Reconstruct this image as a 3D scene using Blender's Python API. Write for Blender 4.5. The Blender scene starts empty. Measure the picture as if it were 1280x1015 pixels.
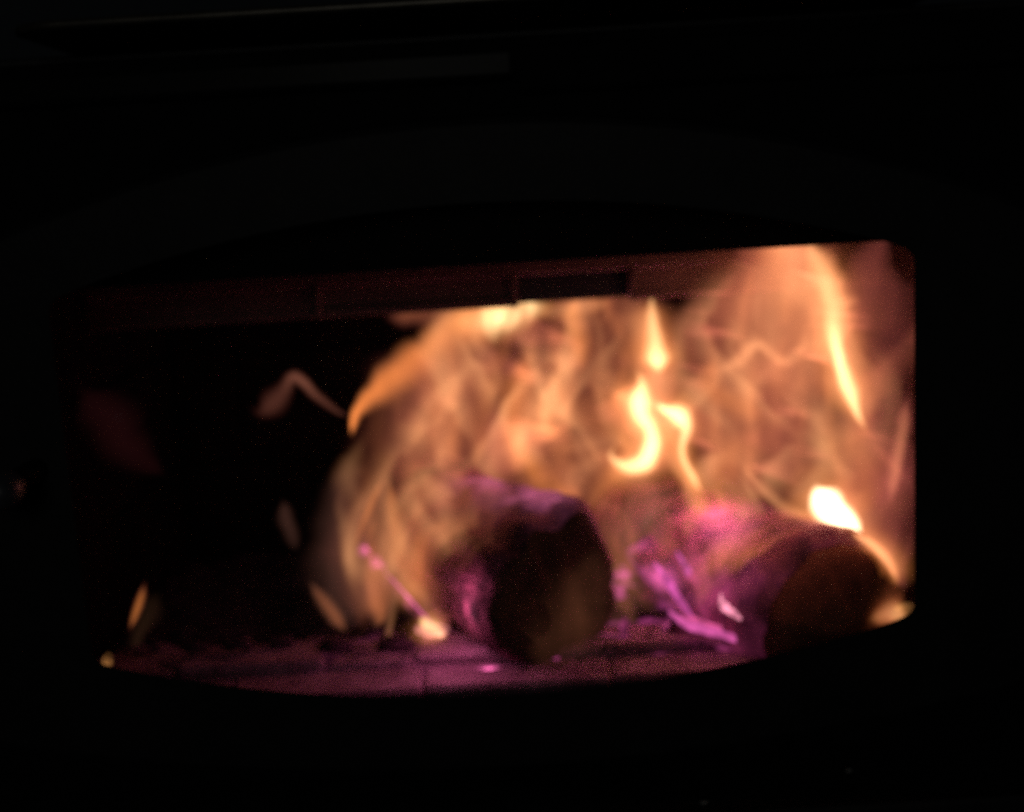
import bpy, math, random
import numpy as np
from mathutils import Matrix, Vector
random.seed(4)
sc = bpy.context.scene

# ------------------------------------------------------------------ camera
FPX, PW, PH = 1500.0, 1280.0, 1015.0          # focal length in pixels of a 1280 x 1015 frame
PITCH, ROLL, DIST = math.radians(10), math.radians(3.4), 0.78
_f = np.array([0, math.cos(PITCH), -math.sin(PITCH)])
_r = np.array([1.0, 0, 0]); _u = np.cross(_r, _f)
CAM_R = math.cos(ROLL) * _r - math.sin(ROLL) * _u
CAM_U = math.cos(ROLL) * _u + math.sin(ROLL) * _r
CAM_C = -_f * DIST
cd = bpy.data.cameras.new('camera'); cam = bpy.data.objects.new('camera', cd)
sc.collection.objects.link(cam); sc.camera = cam
cam.matrix_world = Matrix(((CAM_R[0], CAM_U[0], -_f[0], CAM_C[0]), (CAM_R[1], CAM_U[1], -_f[1], CAM_C[1]),
                           (CAM_R[2], CAM_U[2], -_f[2], CAM_C[2]), (0, 0, 0, 1)))
cd.sensor_width = 36; cd.lens = 36 * FPX / PW; cd.clip_start = 0.01; cd.clip_end = 100
cd.dof.use_dof = True; cd.dof.focus_distance = 0.56; cd.dof.aperture_fstop = 4.3

# ------------------------------------------------------------------ faint room light: a dim unseen lamp added in front
w = bpy.data.worlds.new('World'); sc.world = w; w.use_nodes = True
bg = w.node_tree.nodes['Background']; bg.inputs[0].default_value = (0.8, 0.9, 1.0, 1); bg.inputs[1].default_value = 0.0012
ld = bpy.data.lights.new('front_fill', 'AREA'); ld.shape = 'DISK'; ld.size = 0.35; ld.energy = 0.55; ld.color = (1, 0.97, 0.90)
lo = bpy.data.objects.new('front_fill', ld); sc.collection.objects.link(lo)
lo.location = (-0.10, -1.55, 0.42)
lo.rotation_euler = (Vector((0, 0, 0.1)) - lo.location).to_track_quat('-Z', 'Y').to_euler()
for nm, loc_, e_, col_ in (('firelight', (-0.045, 0.065, -0.158), 0.11, (1.0, 0.28, 0.52)), ('firelight', (0.155, 0.17, -0.125), 0.22, (1.0, 0.16, 0.42)),
                           ('firelight', (0.03, 0.27, 0.0), 0.16, (1.0, 0.22, 0.36)),
                           ('firelight', (0.19, 0.040, -0.01), 0.12, (1.0, 0.36, 0.28))):
    l_ = bpy.data.lights.new(nm, 'POINT'); l_.energy = e_; l_.color = col_; l_.shadow_soft_size = 0.03
    q_ = bpy.data.objects.new(nm, l_); sc.collection.objects.link(q_); q_.location = loc_
vs = sc.view_settings; vs.view_transform = 'Standard'; vs.look = 'None'; vs.exposure = 0; vs.gamma = 1; vs.use_curve_mapping = False
sc.render.engine = 'CYCLES'
cy = sc.cycles; cy.use_denoising = False; cy.max_bounces = 3; cy.transparent_max_bounces = 160; cy.diffuse_bounces = 1; cy.glossy_bounces = 1; cy.adaptive_threshold = 0.012
cy.sample_clamp_indirect = 4.0; cy.caustics_reflective = False; cy.caustics_refractive = False


# ------------------------------------------------------------------ helpers
def at(px, py, y):
    """the place at depth y that the photograph shows at pixel px, py"""
    d = _f + CAM_R * (px - PW / 2) / FPX - CAM_U * (py - PH / 2) / FPX
    return CAM_C + d * ((y - CAM_C[1]) / d[1])


def hash3(i, j, k, s):
    n = (i * 374761393 + j * 668265263 + k * 2147483647 + s * 1274126177) & 0xffffffff
    n = ((n ^ (n >> 13)) * 1274126177) & 0xffffffff
    n = ((n ^ (n >> 16)) * 2246822519) & 0xffffffff
    return ((n ^ (n >> 15)) & 0xffff) / 65535.0


def vnoise(p, seed=0):
    p = np.asarray(p, float); i = np.floor(p).astype(np.int64); f = p - i; f = f * f * f * (f * (f * 6 - 15) + 10)
    r = 0
    for a in (0, 1):
        for b in (0, 1):
            for c in (0, 1):
                wt = (f[..., 0] if a else 1 - f[..., 0]) * (f[..., 1] if b else 1 - f[..., 1]) * (f[..., 2] if c else 1 - f[..., 2])
                r = r + wt * hash3(i[..., 0] + a, i[..., 1] + b, i[..., 2] + c, seed)
    return r


def fbm(p, seed=0, o=3):
    p = np.asarray(p, float); r = 0; a = 0.5; t = 0
    for k in range(o):
        r = r + a * vnoise(p * 2 ** k + 7.3 * k, seed + k); t += a; a *= 0.5
    return r / t


def lin(c):
    c = np.asarray(c, float) / 255
    return np.where(c <= 0.04045, c / 12.92, ((c + 0.055) / 1.055) ** 2.4)


def empty(name, loc, label, cat, group=None):
    o = bpy.data.objects.new(name, None); sc.collection.objects.link(o)
    o.location = loc; o.empty_display_size = 0.02
    o['label'] = label; o['category'] = cat
    if group: o['group'] = group
    return o


def root_loc(o):
    l = np.zeros(3)
    while o is not None:
        l = l + np.array(o.location); o = o.parent
    return l


def mk(name, v, f, mat, parent=None, smooth=True, glow=None, loc=None):
    me = bpy.data.meshes.new(name)
    v = np.asarray(v, float)
    off = root_loc(parent) if parent is not None else (np.array(loc) if loc is not None else np.zeros(3))
    me.from_pydata((v - off).tolist(), [], [tuple(int(i) for i in q) for q in f])
    if glow is not None:
        a = me.color_attributes.new('glow', 'FLOAT_COLOR', 'POINT')
        c = np.ones((len(v), 4), np.float32); c[:, :3] = glow
        a.data.foreach_set('color', c.ravel())
    if smooth: me.polygons.foreach_set('use_smooth', [True] * len(me.polygons))
    me.materials.append(mat); me.update()
    o = bpy.data.objects.new(name, me); sc.collection.objects.link(o)
    if parent is not None: o.parent = parent
    elif loc is not None: o.location = loc
    return o


def tag(o, label, cat, group=None):
    o['label'] = label; o['category'] = cat
    if group: o['group'] = group
    return o


def box(c, s, bev=0.002, jit=0.0):
    """a chamfered box as vertices and faces (24 vertices)"""
    c = np.array(c, float); h = np.array(s, float) / 2; b = min(bev, h.min() * 0.6)
    v = []; idx = {}
    for sx in (-1, 1):
        for sy in (-1, 1):
            for sz in (-1, 1):
                for ax in range(3):
                    p = np.array([sx, sy, sz]) * (h - b); p[ax] = (sx, sy, sz)[ax] * h[ax]
                    idx[(sx, sy, sz, ax)] = len(v); v.append(c + p + (np.random.uniform(-jit, jit, 3) if jit else 0))
    f = []
    for ax in range(3):
        o = [a for a in range(3) if a != ax]
        for s_ in (-1, 1):
            q = []
            for e in ((-1, -1), (1, -1), (1, 1), (-1, 1)):
                k = [0, 0, 0]; k[ax] = s_; k[o[0]] = e[0]; k[o[1]] = e[1]; q.append(idx[(*k, ax)])
            f.append(q)
            for t_ in (-1, 1):
                if ax < o[1] and True:
                    pass
    S = (-1, 1)
    for ax in range(3):                       # edges parallel to ax
        a, b_ = [k for k in range(3) if k != ax]
        for s1 in S:
            for s2 in S:
                q = []
                for t_, m in ((-1, a), (1, a), (1, b_), (-1, b_)):
                    k = [0, 0, 0]; k[ax] = t_; k[a] = s1; k[b_] = s2; q.append(idx[(*k, m)])
                f.append(q)
    for sx in S:
        for sy in S:
            for sz in S:
                f.append([idx[(sx, sy, sz, 0)], idx[(sx, sy, sz, 1)], idx[(sx, sy, sz, 2)]])
    return np.array(v), f


def loft(rings, closed_u=True, caps=False):
    n = len(rings[0]); v = np.concatenate(rings); f = []
    for i in range(len(rings) - 1):
        for j in range(n if closed_u else n - 1):
            k = (j + 1) % n
            f.append((i * n + j, i * n + k, (i + 1) * n + k, (i + 1) * n + j))
    if caps:
        f.append(tuple(range(n))[::-1]); m = (len(rings) - 1) * n; f.append(tuple(range(m, m + n)))
    return v, f


def fix_normals(o):
    import bmesh
    b = bmesh.new(); b.from_mesh(o.data); bmesh.ops.recalc_face_normals(b, faces=b.faces); b.to_mesh(o.data); b.free()
    return o


# ------------------------------------------------------------------ materials
def mat(name, build):
    m = bpy.data.materials.new(name); m.use_nodes = True; t = m.node_tree; t.nodes.clear()
    out = t.nodes.new('ShaderNodeOutputMaterial'); build(t, t.nodes, t.links, out); return m


def solid(name, c1, c2, rough, scale, bump=0.2, bscale=None, metal=0.0, glow=False, crack=0.0, spec=0.5):
    def b(t, N, L, out):
        p = N.new('ShaderNodeBsdfPrincipled'); L.new(p.outputs[0], out.inputs[0])
        tc = N.new('ShaderNodeTexCoord')
        nz = N.new('ShaderNodeTexNoise'); nz.inputs['Scale'].default_value = scale; nz.inputs['Detail'].default_value = 6; nz.inputs['Roughness'].default_value = 0.65
        L.new(tc.outputs['Object'], nz.inputs['Vector'])
        r = N.new('ShaderNodeValToRGB'); r.color_ramp.elements[0].position = 0.32; r.color_ramp.elements[1].position = 0.7
        r.color_ramp.elements[0].color = (*c1, 1); r.color_ramp.elements[1].color = (*c2, 1)
        L.new(nz.outputs[0], r.inputs[0]); L.new(r.outputs[0], p.inputs['Base Color'])
        p.inputs['Roughness'].default_value = rough; p.inputs['Metallic'].default_value = metal
        p.inputs['Specular IOR Level'].default_value = spec
        n2 = N.new('ShaderNodeTexNoise'); n2.inputs['Scale'].default_value = bscale or scale * 4; n2.inputs['Detail'].default_value = 8
        L.new(tc.outputs['Object'], n2.inputs['Vector'])
        h = n2.outputs[0]
        if crack:
            vo = N.new('ShaderNodeTexVoronoi'); vo.feature = 'DISTANCE_TO_EDGE'; vo.inputs['Scale'].default_value = crack
            L.new(tc.outputs['Object'], vo.inputs['Vector'])
            mr = N.new('ShaderNodeMapRange'); mr.inputs[2].default_value = 0.12; L.new(vo.outputs[0], mr.inputs[0])
            ad = N.new('ShaderNodeMath'); ad.operation = 'MULTIPLY_ADD'; ad.inputs[1].default_value = 0.5
            L.new(n2.outputs[0], ad.inputs[0]); L.new(mr.outputs[0], ad.inputs[2]); h = ad.outputs[0]
        bp = N.new('ShaderNodeBump'); bp.inputs['Strength'].default_value = bump; bp.inputs['Distance'].default_value = 0.0012
        L.new(h, bp.inputs['Height']); L.new(bp.outputs[0], p.inputs['Normal'])
        if glow:
            a = N.new('ShaderNodeAttribute'); a.attribute_name = 'glow'
            gn = N.new('ShaderNodeTexNoise'); gn.inputs['Scale'].default_value = 160; gn.inputs['Detail'].default_value = 3
            L.new(tc.outputs['Object'], gn.inputs['Vector'])
            g2 = N.new('ShaderNodeMapRange'); g2.inputs[1].default_value = 0.35; g2.inputs[2].default_value = 0.62; g2.inputs[3].default_value = 0.7; g2.inputs[4].default_value = 1.15
            L.new(gn.outputs[0], g2.inputs[0])
            L.new(a.outputs['Color'], p.inputs['Emission Color']); L.new(g2.outputs[0], p.inputs['Emission Strength'])
    return mat(name, b)


def flame_b(t, N, L, out):
    a = N.new('ShaderNodeAttribute'); a.attribute_name = 'glow'
    e = N.new('ShaderNodeEmission'); L.new(a.outputs['Color'], e.inputs[0]); e.inputs[1].default_value = 1.0
    tr = N.new('ShaderNodeBsdfTransparent'); ad = N.new('ShaderNodeAddShader')
    L.new(e.outputs[0], ad.inputs[0]); L.new(tr.outputs[0], ad.inputs[1]); L.new(ad.outputs[0], out.inputs[0])


M_flame = mat('flame_gas', flame_b); M_flame.cycles.emission_sampling = 'NONE'


def glass_b(t, N, L, out):
    tr = N.new('ShaderNodeBsdfTransparent'); tr.inputs[0].default_value = (0.97, 0.96, 0.95, 1)
    g = N.new('ShaderNodeBsdfGlossy'); g.inputs['Roughness'].default_value = 0.08
    fr = N.new('ShaderNodeFresnel'); fr.inputs[0].default_value = 1.4
    mx = N.new('ShaderNodeMixShader'); L.new(fr.outputs[0], mx.inputs[0]); L.new(tr.outputs[0], mx.inputs[1]); L.new(g.outputs[0], mx.inputs[2])
    L.new(mx.outputs[0], out.inputs[0])


M_glass = mat('stove_glass', glass_b)
M_black = solid('matt_black_stove_paint', (0.012, 0.012, 0.013), (0.022, 0.022, 0.023), 0.5, 30, 0.12, 400)
M_cast = solid('black_cast_iron', (0.010, 0.010, 0.011), (0.018, 0.018, 0.019), 0.6, 40, 0.3, 300, spec=0.25)
M_dull = solid('dulled_black_iron', (0.006, 0.006, 0.0065), (0.012, 0.012, 0.0125), 0.8, 40, 0.3, 300, spec=0.08)  # extra dark colour keeps stray fire and lamp light from showing
M_steel = solid('firelit_red_steel', (0.10, 0.055, 0.05), (0.20, 0.11, 0.095), 0.6, 25, 0.2, 200)  # red of the fire's light put into the steel colour
M_brick = solid('sooty_shaded_firebrick', (0.003, 0.0027, 0.0028), (0.012, 0.009, 0.0085), 0.95, 18, 0.5, 150, spec=0.04)  # soot, darkened further so the unlit left wall stays black
M_brickr = solid('firelit_firebrick', (0.035, 0.02, 0.018), (0.08, 0.042, 0.035), 0.95, 18, 0.5, 150, spec=0.05)  # lighter, redder copy of the brick, painted as lit by the fire
M_curb = solid('pink_lit_ashy_firebrick', (0.20, 0.09, 0.14), (0.50, 0.28, 0.40), 0.85, 35, 0.5, 220)  # ash dust, with the fire's pink light mixed into the colour
M_char = solid('magenta_charred_wood', (0.016, 0.007, 0.010), (0.50, 0.17, 0.26), 0.85, 38, 0.9, 130, glow=True, crack=55)  # lighter tone carries the magenta cast of the fire
M_end = solid('charred_end_grain', (0.03, 0.016, 0.012), (0.13, 0.068, 0.048), 0.9, 40, 0.8, 110, glow=True)
M_wood = solid('scorched_wood_end', (0.11, 0.040, 0.028), (0.38, 0.14, 0.090), 0.85, 35, 0.5, 110, glow=True)
M_bed = solid('charcoal_and_ash', (0.008, 0.006, 0.007), (0.05, 0.03, 0.042), 0.95, 40, 0.9, 160, glow=True)
M_ember = solid('glowing_charcoal', (0.03, 0.015, 0.02), (0.12, 0.05, 0.08), 0.9, 60, 0.8, 160, glow=True)
M_ash = solid('pale_ash', (0.25, 0.25, 0.24), (0.45, 0.45, 0.43), 0.95, 90, 0.4)

# ------------------------------------------------------------------ the stove
stove = empty('wood_stove', (-0.015, 0.2, -0.62), 'black wood stove with arched glass door and a fire burning inside', 'stove')
CX = -0.0145


def gsmooth(P, sig):
    n = len(P); k = np.arange(-int(4 * sig) - 1, int(4 * sig) + 2); g = np.exp(-k ** 2 / (2 * sig * sig)); g /= g.sum()
    return sum(gi * np.roll(P, -ki, axis=0) for gi, ki in zip(g, k))


def arch_loop(hw, zt, ztm, zb, zbm, n=110, sig=3.0):
    """closed outline: bowed bottom, straight sides, bowed top, with rounded corners"""
    t = np.linspace(-1, 1, n, endpoint=False)
    bo = np.stack([CX + hw * t, zbm + (zb - zbm) * t * t], 1)
    to = np.stack([CX - hw * t, ztm + (zt - ztm) * t * t], 1)
    s = np.linspace(0, 1, n, endpoint=False)
    ri = np.stack([np.full(n, CX + hw), zb + (zt - zb) * s], 1); le = np.stack([np.full(n, CX - hw), zt + (zb - zt) * s], 1)
    return gsmooth(np.concatenate([bo, ri, to, le]), sig)


inn = arch_loop(0.2683, 0.0878, 0.1316, -0.1494, -0.1883, sig=2.2)
outr = arch_loop(0.385, 0.095, 0.186, -0.20, -0.246, sig=5)


def ring(t, y, a=inn, b=outr):
    p = a * (1 - t) + b * t
    return np.stack([p[:, 0], np.full(len(p), y), p[:, 1]], 1)


prof = [(0.62, 0.0236), (0.5, 0.014), (0.0, -0.0240), (0.5, -0.0245), (0.86, -0.0245), (0.93, -0.022), (0.975, -0.016), (1.0, -0.007), (1.0, 0.0236), (0.62, 0.0236)]
v, f = loft([ring(*q) for q in prof])
door = fix_normals(mk('door', v, f, M_cast, stove, smooth=False))
# glass, held behind the frame
gl = inn * 1.0; c0 = gl.mean(0); gl = c0 + (gl - c0) * 1.15
rg = [np.stack([gl[:, 0], np.full(len(gl), y), gl[:, 1]], 1) for y in (0.0155, 0.0205)]
v, f = loft(rg, caps=True); fix_normals(mk('glass_pane', v, f, M_glass, door, smooth=False))
# rope gasket round the glass
gk = []
for a in np.linspace(0, 2 * np.pi, 9)[:-1]:
    s = 1.165 + 0.010 * math.cos(a); p = c0 + (inn - c0) * s
    gk.append(np.stack([p[:, 0], np.full(len(p), 0.0185 + 0.004 * math.sin(a)), p[:, 1]], 1))
gk.append(gk[0]); v, f = loft(gk); fix_normals(mk('rope_gasket', v, f, M_dull, door))
# door handle knob at the left
hp = at(14, 611, -0.075)
hd = mk('door_handle', *loft([np.stack([hp[0] - 0.004 + r * np.cos(A), np.full(24, y), hp[2] + r * np.sin(A)], 1) for A in [np.linspace(0, 2 * np.pi, 24, endpoint=False)]
      for r, y in ((0.0075, -0.02), (0.0075, -0.055), (0.006, -0.058), (0.006, -0.066), (0.001, -0.067))]), M_dull, door); fix_normals(hd)
kn = [(0.003, -0.094), (0.0075, -0.0925), (0.0108, -0.088), (0.0122, -0.081), (0.0118, -0.073), (0.009, -0.066), (0.004, -0.063)]
A = np.linspace(0, 2 * np.pi, 32, endpoint=False)
M_knob = solid('dark_polished_metal', (0.05, 0.055, 0.065), (0.09, 0.095, 0.11), 0.45, 60, 0.1, metal=0.2)
fix_normals(mk('knob', *loft([np.stack([hp[0] - 0.004 + r * np.cos(A), np.full(32, y), hp[2] + r * np.sin(A)], 1) for r, y in kn], caps=True), M_knob, hd))

# front plate with its opening, behind the door
op = c0 + (inn - c0) * 1.17
nb = len(op); ang = np.arctan2(op[:, 1] - c0[1], op[:, 0] - c0[0])
rect = []
for a in ang:
    cx, cz = math.cos(a), math.sin(a); hx, z0, z1 = 0.47, -0.40 - c0[1], 0.2345 - c0[1]
    k = min(hx / abs(cx) if abs(cx) > 1e-9 else 9, (z1 / cz if cz > 0 else z0 / cz) if abs(cz) > 1e-9 else 9)
    rect.append((c0[0] + cx * k, c0[1] + cz * k))
rect = np.array(rect)
v, f = loft([ring(0, 0.030, op, rect), ring(0, 0.024, op, rect), ring(0.5, 0.024, op, rect), ring(1, 0.024, op, rect), ring(1, 0.030, op, rect), ring(0, 0.030, op, rect)])
fix_normals(mk('front_plate', v, f, M_dull, stove, smooth=False))
for nm, c, s in (('side_panel', (-0.475 - 0.0145, 0.24, -0.09), (0.012, 0.42, 0.62)), ('side_panel', (0.475 - 0.0145, 0.24, -0.09), (0.012, 0.42, 0.62)),
                 ('back_panel', (CX, 0.455, -0.09), (0.95, 0.012, 0.62)), ('base_plate', (CX, 0.24, -0.405), (0.95, 0.44, 0.014)),
                 ('pedestal', (CX, 0.24, -0.515), (0.5, 0.34, 0.205))):
    mk(nm, *box(c, s, 0.003), M_black, stove, smooth=False)
# ash ledge under the door
v, f = box((CX, -0.028, -0.268), (0.90, 0.100, 0.014), 0.004); led = mk('ash_ledge', v, f, M_black, stove, smooth=False)
mk('ledge_rail', *box((CX, -0.074, -0.2585), (0.90, 0.008, 0.012), 0.003), M_black, led, smooth=False)
# upper fascia of two panels meeting at a seam, and the overhanging top with rounded corners
xs = at(642, 60, 0.012)[0]
M_fas = solid('satin_black_paint', (0.012, 0.012, 0.012), (0.018, 0.018, 0.017), 0.34, 20, 0.08, 200, spec=0.06)
mk('fascia_panel', *box(((-0.47 + xs) / 2, 0.016, 0.2165), (xs + 0.47 - 0.001, 0.014, 0.018), 0.003), M_fas, stove, smooth=False)
mk('fascia_panel', *box(((0.45 + xs) / 2, 0.020, 0.213), (0.45 - xs - 0.001, 0.014, 0.030), 0.003), M_dull, stove, smooth=False)  # darker copy, so no reflection shows right of the seam


def plate_loop(x0, x1, y0, y1, r, n=10):
    P = []
    for cx, cy_, a0 in ((x1 - r, y0 + r, -90), (x1 - r, y1 - r, 0), (x0 + r, y1 - r, 90), (x0 + r, y0 + r, 180)):
        for k in range(n + 1):
            a = math.radians(a0 + 90 * k / n); P.append((cx + r * math.cos(a), cy_ + r * math.sin(a)))
    return np.array(P)


tl = plate_loop(at(2, 40, -0.04)[0], at(1226, 6, -0.04)[0], -0.045, 0.45, 0.030)
tc_ = tl.mean(0)
rr = []
for sh, z in ((0.012, 0.2445), (0.0030, 0.2445), (0.0006, 0.2452), (0, 0.2465), (0, 0.2480), (0.0008, 0.2496), (0.003, 0.2502)):
    d = tl - tc_; p = tl - np.sign(d) * sh
    rr.append(np.stack([p[:, 0], p[:, 1], np.full(len(p), z)], 1))
v, f = loft(rr, caps=True)
M_top = solid('highlight_edge_steel', (0.05, 0.046, 0.036), (0.10, 0.092, 0.072), 0.42, 40, 0.1, metal=0.5)  # lighter warm grey paints the highlight along the plate edge
top = fix_normals(mk('top_plate', v, f, M_top, stove, smooth=False))
mk('top_cover', *box((CX, 0.245, 0.2345), (0.94, 0.425, 0.010), 0.002), M_black, stove, smooth=False)

# ------------------------------------------------------------------ the firebox, lined with brick
fb = fix_normals(mk('firebox', *box((CX, 0.425, -0.06), (0.72, 0.006, 0.32), 0.001), M_black, stove, smooth=False))
np.random.seed(3)


def brick(c, s, m): return mk('firebrick', *box(c, s, 0.003, 0.0008), m, fb, smooth=False)


LX, RX, BY = -0.335, 0.312, 0.405
for r_ in range(3):                              # back wall
    n = 5; w_ = (RX - LX) / n
    for k in range(n + (r_ % 2)):
        x0 = LX + w_ * (k - (0.5 if r_ % 2 else 0)); x1 = min(x0 + w_, RX); x0 = max(x0, LX)
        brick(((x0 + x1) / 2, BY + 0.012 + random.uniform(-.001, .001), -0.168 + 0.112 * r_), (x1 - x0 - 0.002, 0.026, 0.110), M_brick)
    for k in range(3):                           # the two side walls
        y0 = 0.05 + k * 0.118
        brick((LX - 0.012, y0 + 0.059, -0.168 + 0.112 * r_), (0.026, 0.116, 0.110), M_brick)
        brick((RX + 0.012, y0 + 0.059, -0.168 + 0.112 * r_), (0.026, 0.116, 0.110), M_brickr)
# front curb: two rows of brick
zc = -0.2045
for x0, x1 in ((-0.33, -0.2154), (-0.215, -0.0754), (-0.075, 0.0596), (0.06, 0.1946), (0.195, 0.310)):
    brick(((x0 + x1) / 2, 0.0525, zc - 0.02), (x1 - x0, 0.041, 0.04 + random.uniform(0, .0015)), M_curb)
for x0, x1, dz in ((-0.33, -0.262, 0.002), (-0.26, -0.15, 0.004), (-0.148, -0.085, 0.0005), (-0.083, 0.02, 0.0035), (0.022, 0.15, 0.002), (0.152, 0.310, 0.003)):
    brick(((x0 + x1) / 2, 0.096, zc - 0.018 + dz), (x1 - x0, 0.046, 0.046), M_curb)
# the lip over the opening, the air bar below it and the baffle boards behind
zl = at(640, 329, 0.040)[2]
mk('firebox_lip', *box((CX, 0.040, zl + 0.06), (0.70, 0.008, 0.12), 0.001), M_dull, stove, smooth=False)
YB = 0.19
zt_ = at(640, 329, YB)[2] + 0.012; z1 = at(640, 345, YB)[2]; z2 = at(640, 372, YB)[2]; z3 = at(640, 384, YB)[2]
ab = mk('air_bar', *box((CX, YB + 0.030, (zt_ + z3) / 2), (0.64, 0.022, zt_ - z3 - 0.002), 0.001), M_black, stove, smooth=False)  # black backing paints the shade inside the slot
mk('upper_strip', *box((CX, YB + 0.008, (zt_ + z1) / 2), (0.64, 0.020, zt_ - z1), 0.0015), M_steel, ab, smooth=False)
for px0, px1, dy in ((60, 392, 0.004), (402, 640, 0.002), (795, 1200, 0.004)):       # lower strip in lengths, with an open slot between
    a, b_ = at(px0, 372, YB)[0], at(px1, 372, YB)[0]
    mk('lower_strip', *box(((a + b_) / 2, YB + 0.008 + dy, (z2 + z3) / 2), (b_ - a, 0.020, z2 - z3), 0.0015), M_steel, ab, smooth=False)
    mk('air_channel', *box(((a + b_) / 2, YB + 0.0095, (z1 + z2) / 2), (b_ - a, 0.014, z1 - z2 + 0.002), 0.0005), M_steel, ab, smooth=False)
for px in (397, 643, 792):
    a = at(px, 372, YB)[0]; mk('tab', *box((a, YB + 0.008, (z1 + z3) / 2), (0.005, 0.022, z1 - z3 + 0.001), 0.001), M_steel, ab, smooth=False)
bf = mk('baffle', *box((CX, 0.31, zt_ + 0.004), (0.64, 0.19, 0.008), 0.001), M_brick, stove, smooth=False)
for k in range(3):
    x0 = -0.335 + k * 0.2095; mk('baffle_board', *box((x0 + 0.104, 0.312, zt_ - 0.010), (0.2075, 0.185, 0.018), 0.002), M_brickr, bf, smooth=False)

# ------------------------------------------------------------------ ash and charcoal bed
gx, gy = np.meshgrid(np.linspace(LX, RX, 110), np.linspace(0.118, BY, 60))
P = np.stack([gx, gy, 0 * gx], -1)
gz = -0.228 + 0.020 * fbm(P * 22, 5) + 0.014 * fbm(P * 70, 9) + 0.02 * np.exp(-((gx - 0.06) / 0.13) ** 2)
hot = np.clip(fbm(P * 60, 21) - 0.55, 0, 1) * 6 * np.exp(-((gx - 0.08) / 0.10) ** 2)
V = np.stack([gx, gy, gz], -1).reshape(-1, 3)
F = [(i * 110 + j, i * 110 + j + 1, (i + 1) * 110 + j + 1, (i + 1) * 110 + j) for i in range(59) for j in range(109)]
g = hot.reshape(-1, 1) * np.array([0.55, 0.06, 0.30])
bed = mk('charcoal_bed', V, F, M_bed, glow=g, loc=(0, 0.25, -0.22)); bed['kind'] = 'stuff'
bed['label'] = 'dark bed of charcoal and ash on the firebox floor'; bed['category'] = 'charcoal bed'


gx, gy = np.meshgrid(np.linspace(-0.325, 0.305, 190), np.linspace(0.058, 0.130, 34))
P = np.stack([gx, gy, 0 * gx], -1)
gz = zc - 0.003 + 0.0075 * np.clip((gy - 0.066 + 0.02 * (fbm(P * 30, 71) - 0.5)) / 0.02, -0.3, 1) + 0.012 * (fbm(P * 45, 72) - 0.4) * np.clip((gy - 0.06) / 0.03, 0, 1) + 0.004 * (fbm(P * 160, 73) - 0.5)
V = np.stack([gx, gy, gz], -1).reshape(-1, 3)
F = [(i * 190 + j, i * 190 + j + 1, (i + 1) * 190 + j + 1, (i + 1) * 190 + j) for i in range(33) for j in range(189)]
hot = np.clip(fbm(P * 40, 74) - 0.56, 0, 1) * 7 * np.exp(-((gx - 0.05) / 0.12) ** 2)
M_drift = solid('pinkish_ash_with_cinders', (0.03, 0.014, 0.022), (0.40, 0.20, 0.31), 0.95, 55, 0.9, 200, glow=True)  # ash colour tinted pink, as on the curb bricks
ash = mk('ash_drift', V, F, M_drift, glow=hot.reshape(-1, 1) * np.array([0.28, 0.034, 0.135]), loc=(0, 0.09, zc)); ash['kind'] = 'stuff'
ash['label'] = 'uneven drift of ash and cinders over the brick curb'; ash['category'] = 'ash'
cv, cf = [], []
rg = random.Random(9)
for k in range(170):
    x, y = rg.uniform(-0.32, 0.30), 0.045 + 0.08 * rg.random() ** 0.6; s_ = 0.0010 + 0.0030 * rg.random() ** 3; b0_ = len(cv)
    z = zc + (0.0005 if y < 0.068 else 0.006) + s_ * 0.3
    for ex in ((1, 0, 0), (-1, 0, 0), (0, 1, 0), (0, -1, 0), (0, 0, 1), (0, 0, -1)):
        cv.append([x + ex[0] * s_ * rg.uniform(.6, 1.6), y + ex[1] * s_ * rg.uniform(.6, 1.4), z + ex[2] * s_ * rg.uniform(.4, 1.0)])
    for a, b, c in ((0, 2, 4), (2, 1, 4), (1, 3, 4), (3, 0, 4), (2, 0, 5), (1, 2, 5), (3, 1, 5), (0, 3, 5)): cf.append((b0_ + a, b0_ + b, b0_ + c))
cr = mk('charcoal_crumbs', cv, cf, M_bed, smooth=False, glow=np.zeros((len(cv), 3)), loc=(0, 0.09, zc)); cr['kind'] = 'stuff'
cr['label'] = 'scattered black charcoal crumbs on the ash of the curb'; cr['category'] = 'charcoal crumbs'


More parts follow.
